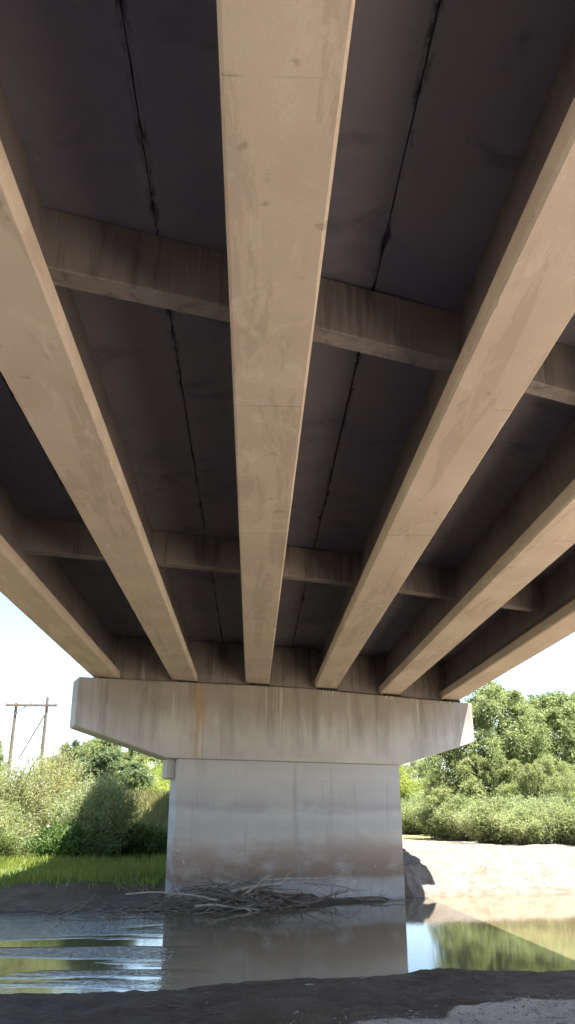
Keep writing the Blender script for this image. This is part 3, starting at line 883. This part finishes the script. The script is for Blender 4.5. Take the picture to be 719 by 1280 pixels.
for k, (x, off, z, hd, rise, L, r, curl, mt, lab) in enumerate(branches):
    rg = np.random.default_rng(200 + k)
    xy = front(x, off)
    hd += 0 if abs(hd) > 2 else ANG * 0.5
    pts = wander(rg, (*xy, z), (math.cos(hd), math.sin(hd) * 0.6, rise), L, 10, curl * 0.6, 0.02)
    lim = 23.34 + SK * pts[:, 0] - 0.05
    pts[:, 1] = np.where(pts[:, 0] > -2.3, np.minimum(pts[:, 1], lim), pts[:, 1])
    ps = branch(pts, r, mt, rg, 2 if L > 0.9 else 1)
    org = ps[0][0][0]
    V, Q = tubes(ps, 6)
    o = mesh_obj('driftwood_branch', np_mesh('driftwood_branch', V - org, Q, True), M[mt])
    o.location = org
    tag(o, lab, 'branch', 'branches in the drift pile')

rng = np.random.default_rng(91)
ico = np.array([(0, 0, 1), (1, 0, 0), (0, 1, 0), (-1, 0, 0), (0, -1, 0), (0, 0, -1)], float)
def pebbles(name, pts, size, mat):
    V, Q = [], []
    q0 = np.array([(0, 1, 2, 2), (0, 2, 3, 3), (0, 3, 4, 4), (0, 4, 1, 1), (5, 2, 1, 1), (5, 3, 2, 2), (5, 4, 3, 3), (5, 1, 4, 4)])
    me = bpy.data.meshes.new(name)
    vs, fs = [], []
    for i, p in enumerate(pts):
        a = rng.uniform(0, 6.28); c, s_ = math.cos(a), math.sin(a)
        k = ico * size[i] * rng.uniform(.6, 1.3, 3) * np.array([1, .8, .55])
        k = k + rng.normal(size=k.shape) * size[i] * 0.15
        k = np.stack([k[:, 0] * c - k[:, 1] * s_, k[:, 0] * s_ + k[:, 1] * c, k[:, 2]], 1) + p
        b0 = len(vs); vs += [tuple(u) for u in k]
        fs += [tuple(b0 + j for j in f[:3]) for f in q0]
    me.from_pydata(vs, [], fs)
    me.polygons.foreach_set('use_smooth', np.full(len(fs), True))
    return mesh_obj(name, me, mat)
n = 5200
px = rng.uniform(-1.5, 5.2, n); py = rng.uniform(7.6, 11.6, n)
dd = near_shore(px) - py
k = rng.random(n) < sm((dd - 2.8 - 0.30 * np.clip(2.5 - px, -0.6, 8)) / 0.9) + 0.012
px, py = px[k], py[k]
sz = 0.008 + 0.016 * rng.random(len(px)) ** 3
o = pebbles('gravel', np.stack([px, py, ground_z(px, py) + sz * 0.2], 1), sz, M['stone'])
tag(o, 'small grey pebbles strewn over the near bank at lower right', 'gravel', kind='stuff')
paths = []
for k in range(170):
    x = rng.uniform(-4, 5.5); y = float(near_shore(x)) - abs(rng.normal(0.3, 1.6)) - 0.15
    if y < 8: continue
    L = rng.uniform(.06, .3); a = rng.normal(0.1, .7)
    t = np.linspace(-.5, .5, 4)
    pts = np.stack([x + L * t * math.cos(a), y + L * t * math.sin(a) + rng.normal(size=4) * .008, np.zeros(4)], 1)
    pts[:, 2] = ground_z(pts[:, 0], pts[:, 1]) + 0.006
    paths.append((pts, np.array([.6, 1, .9, .4]) * rng.uniform(.002, .006)))
V, Q = tubes(paths, 4)
tag(mesh_obj('twig_litter', np_mesh('twig_litter', V, Q), M['twig']), 'scattered bits of dead twig washed up along the near water line', 'twigs', kind='stuff')

# sticks and stones on the near bank
for k, (x, y, L, hd, r, mt, lab) in enumerate([
        (0.85, 11.55, 0.34, 0.15, 0.013, 'pale', 'short bleached stick lying on the dark near bank'),
        (-2.75, 9.9, 0.38, 0.2, 0.016, 'drift', 'thin brown stick on the near bank at lower left'),
        (1.5, 11.9, 0.3, -0.1, 0.012, 'twig', 'thin dark twig by the near water line right of the bleached stick')]):
    rg = np.random.default_rng(300 + k)
    pts = wander(rg, (-L / 2, 0, 0), (1, 0, 0), L, 8, 0.22)
    pts[:, 2] = pts[:, 2] * 0.3 + r * 0.8
    V, Q = tubes([(pts, r * np.array([.6, .9, 1, 1, .95, .8, .6, .25]))], 7)
    o = mesh_obj('driftwood_stick', np_mesh('driftwood_stick', V, Q, True), M[mt])
    o.location = (x, y, float(ground_z(x, y)) + 0.01); o.rotation_euler = (0, 0, hd)
    tag(o, lab, 'stick')

# ------------------------------------------------------------------ light, sky, camera
az = math.atan2(SUN.x, SUN.y)
el = math.asin(SUN.z)
w = bpy.data.worlds.new('World')
S.world = w
w.use_nodes = True
nt = w.node_tree
bg = nt.nodes['Background']
sky = nt.nodes.new('ShaderNodeTexSky')
sky.sky_type = 'NISHITA'
sky.sun_disc = False
sky.sun_elevation = el
sky.sun_rotation = az
sky.air_density = 1.0
sky.dust_density = 0.5
sky.ozone_density = 1.6
nt.links.new(sky.outputs[0], bg.inputs[0])
bg.inputs[1].default_value = 0.074
sun = bpy.data.lights.new('sun', 'SUN')
sun.energy = 5.0
sun.angle = R(0.53)
sun.color = (1.0, 0.955, 0.88)
so = bpy.data.objects.new('sun', sun)
so.rotation_euler = SUN.to_track_quat('Z', 'Y').to_euler()
so.location = (10, 0, 40)
link(so)

cam = bpy.data.cameras.new('camera')
cam.sensor_fit = 'VERTICAL'
cam.sensor_height = 24.0
cam.lens = 24.0 * 1040 / 1280
cam.clip_start = 0.05
cam.clip_end = 6000
co = bpy.data.objects.new('camera', cam)
pitch, yaw = R(20.46), R(2.32)
co.rotation_euler = (math.pi / 2 + pitch, 0, -yaw)
co.location = (0, 0, EYE)
link(co)
S.camera = co

S.view_settings.view_transform = 'Standard'
S.view_settings.look = 'None'
S.view_settings.exposure = 2.45
S.view_settings.gamma = 1.0
S.view_settings.use_curve_mapping = False
c = S.cycles
c.use_denoising = True
c.max_bounces = 10
c.diffuse_bounces = 7
c.glossy_bounces = 4
c.transmission_bounces = 4
c.transparent_max_bounces = 8
c.sample_clamp_indirect = 12.0
c.caustics_reflective = True
c.blur_glossy = 0.6
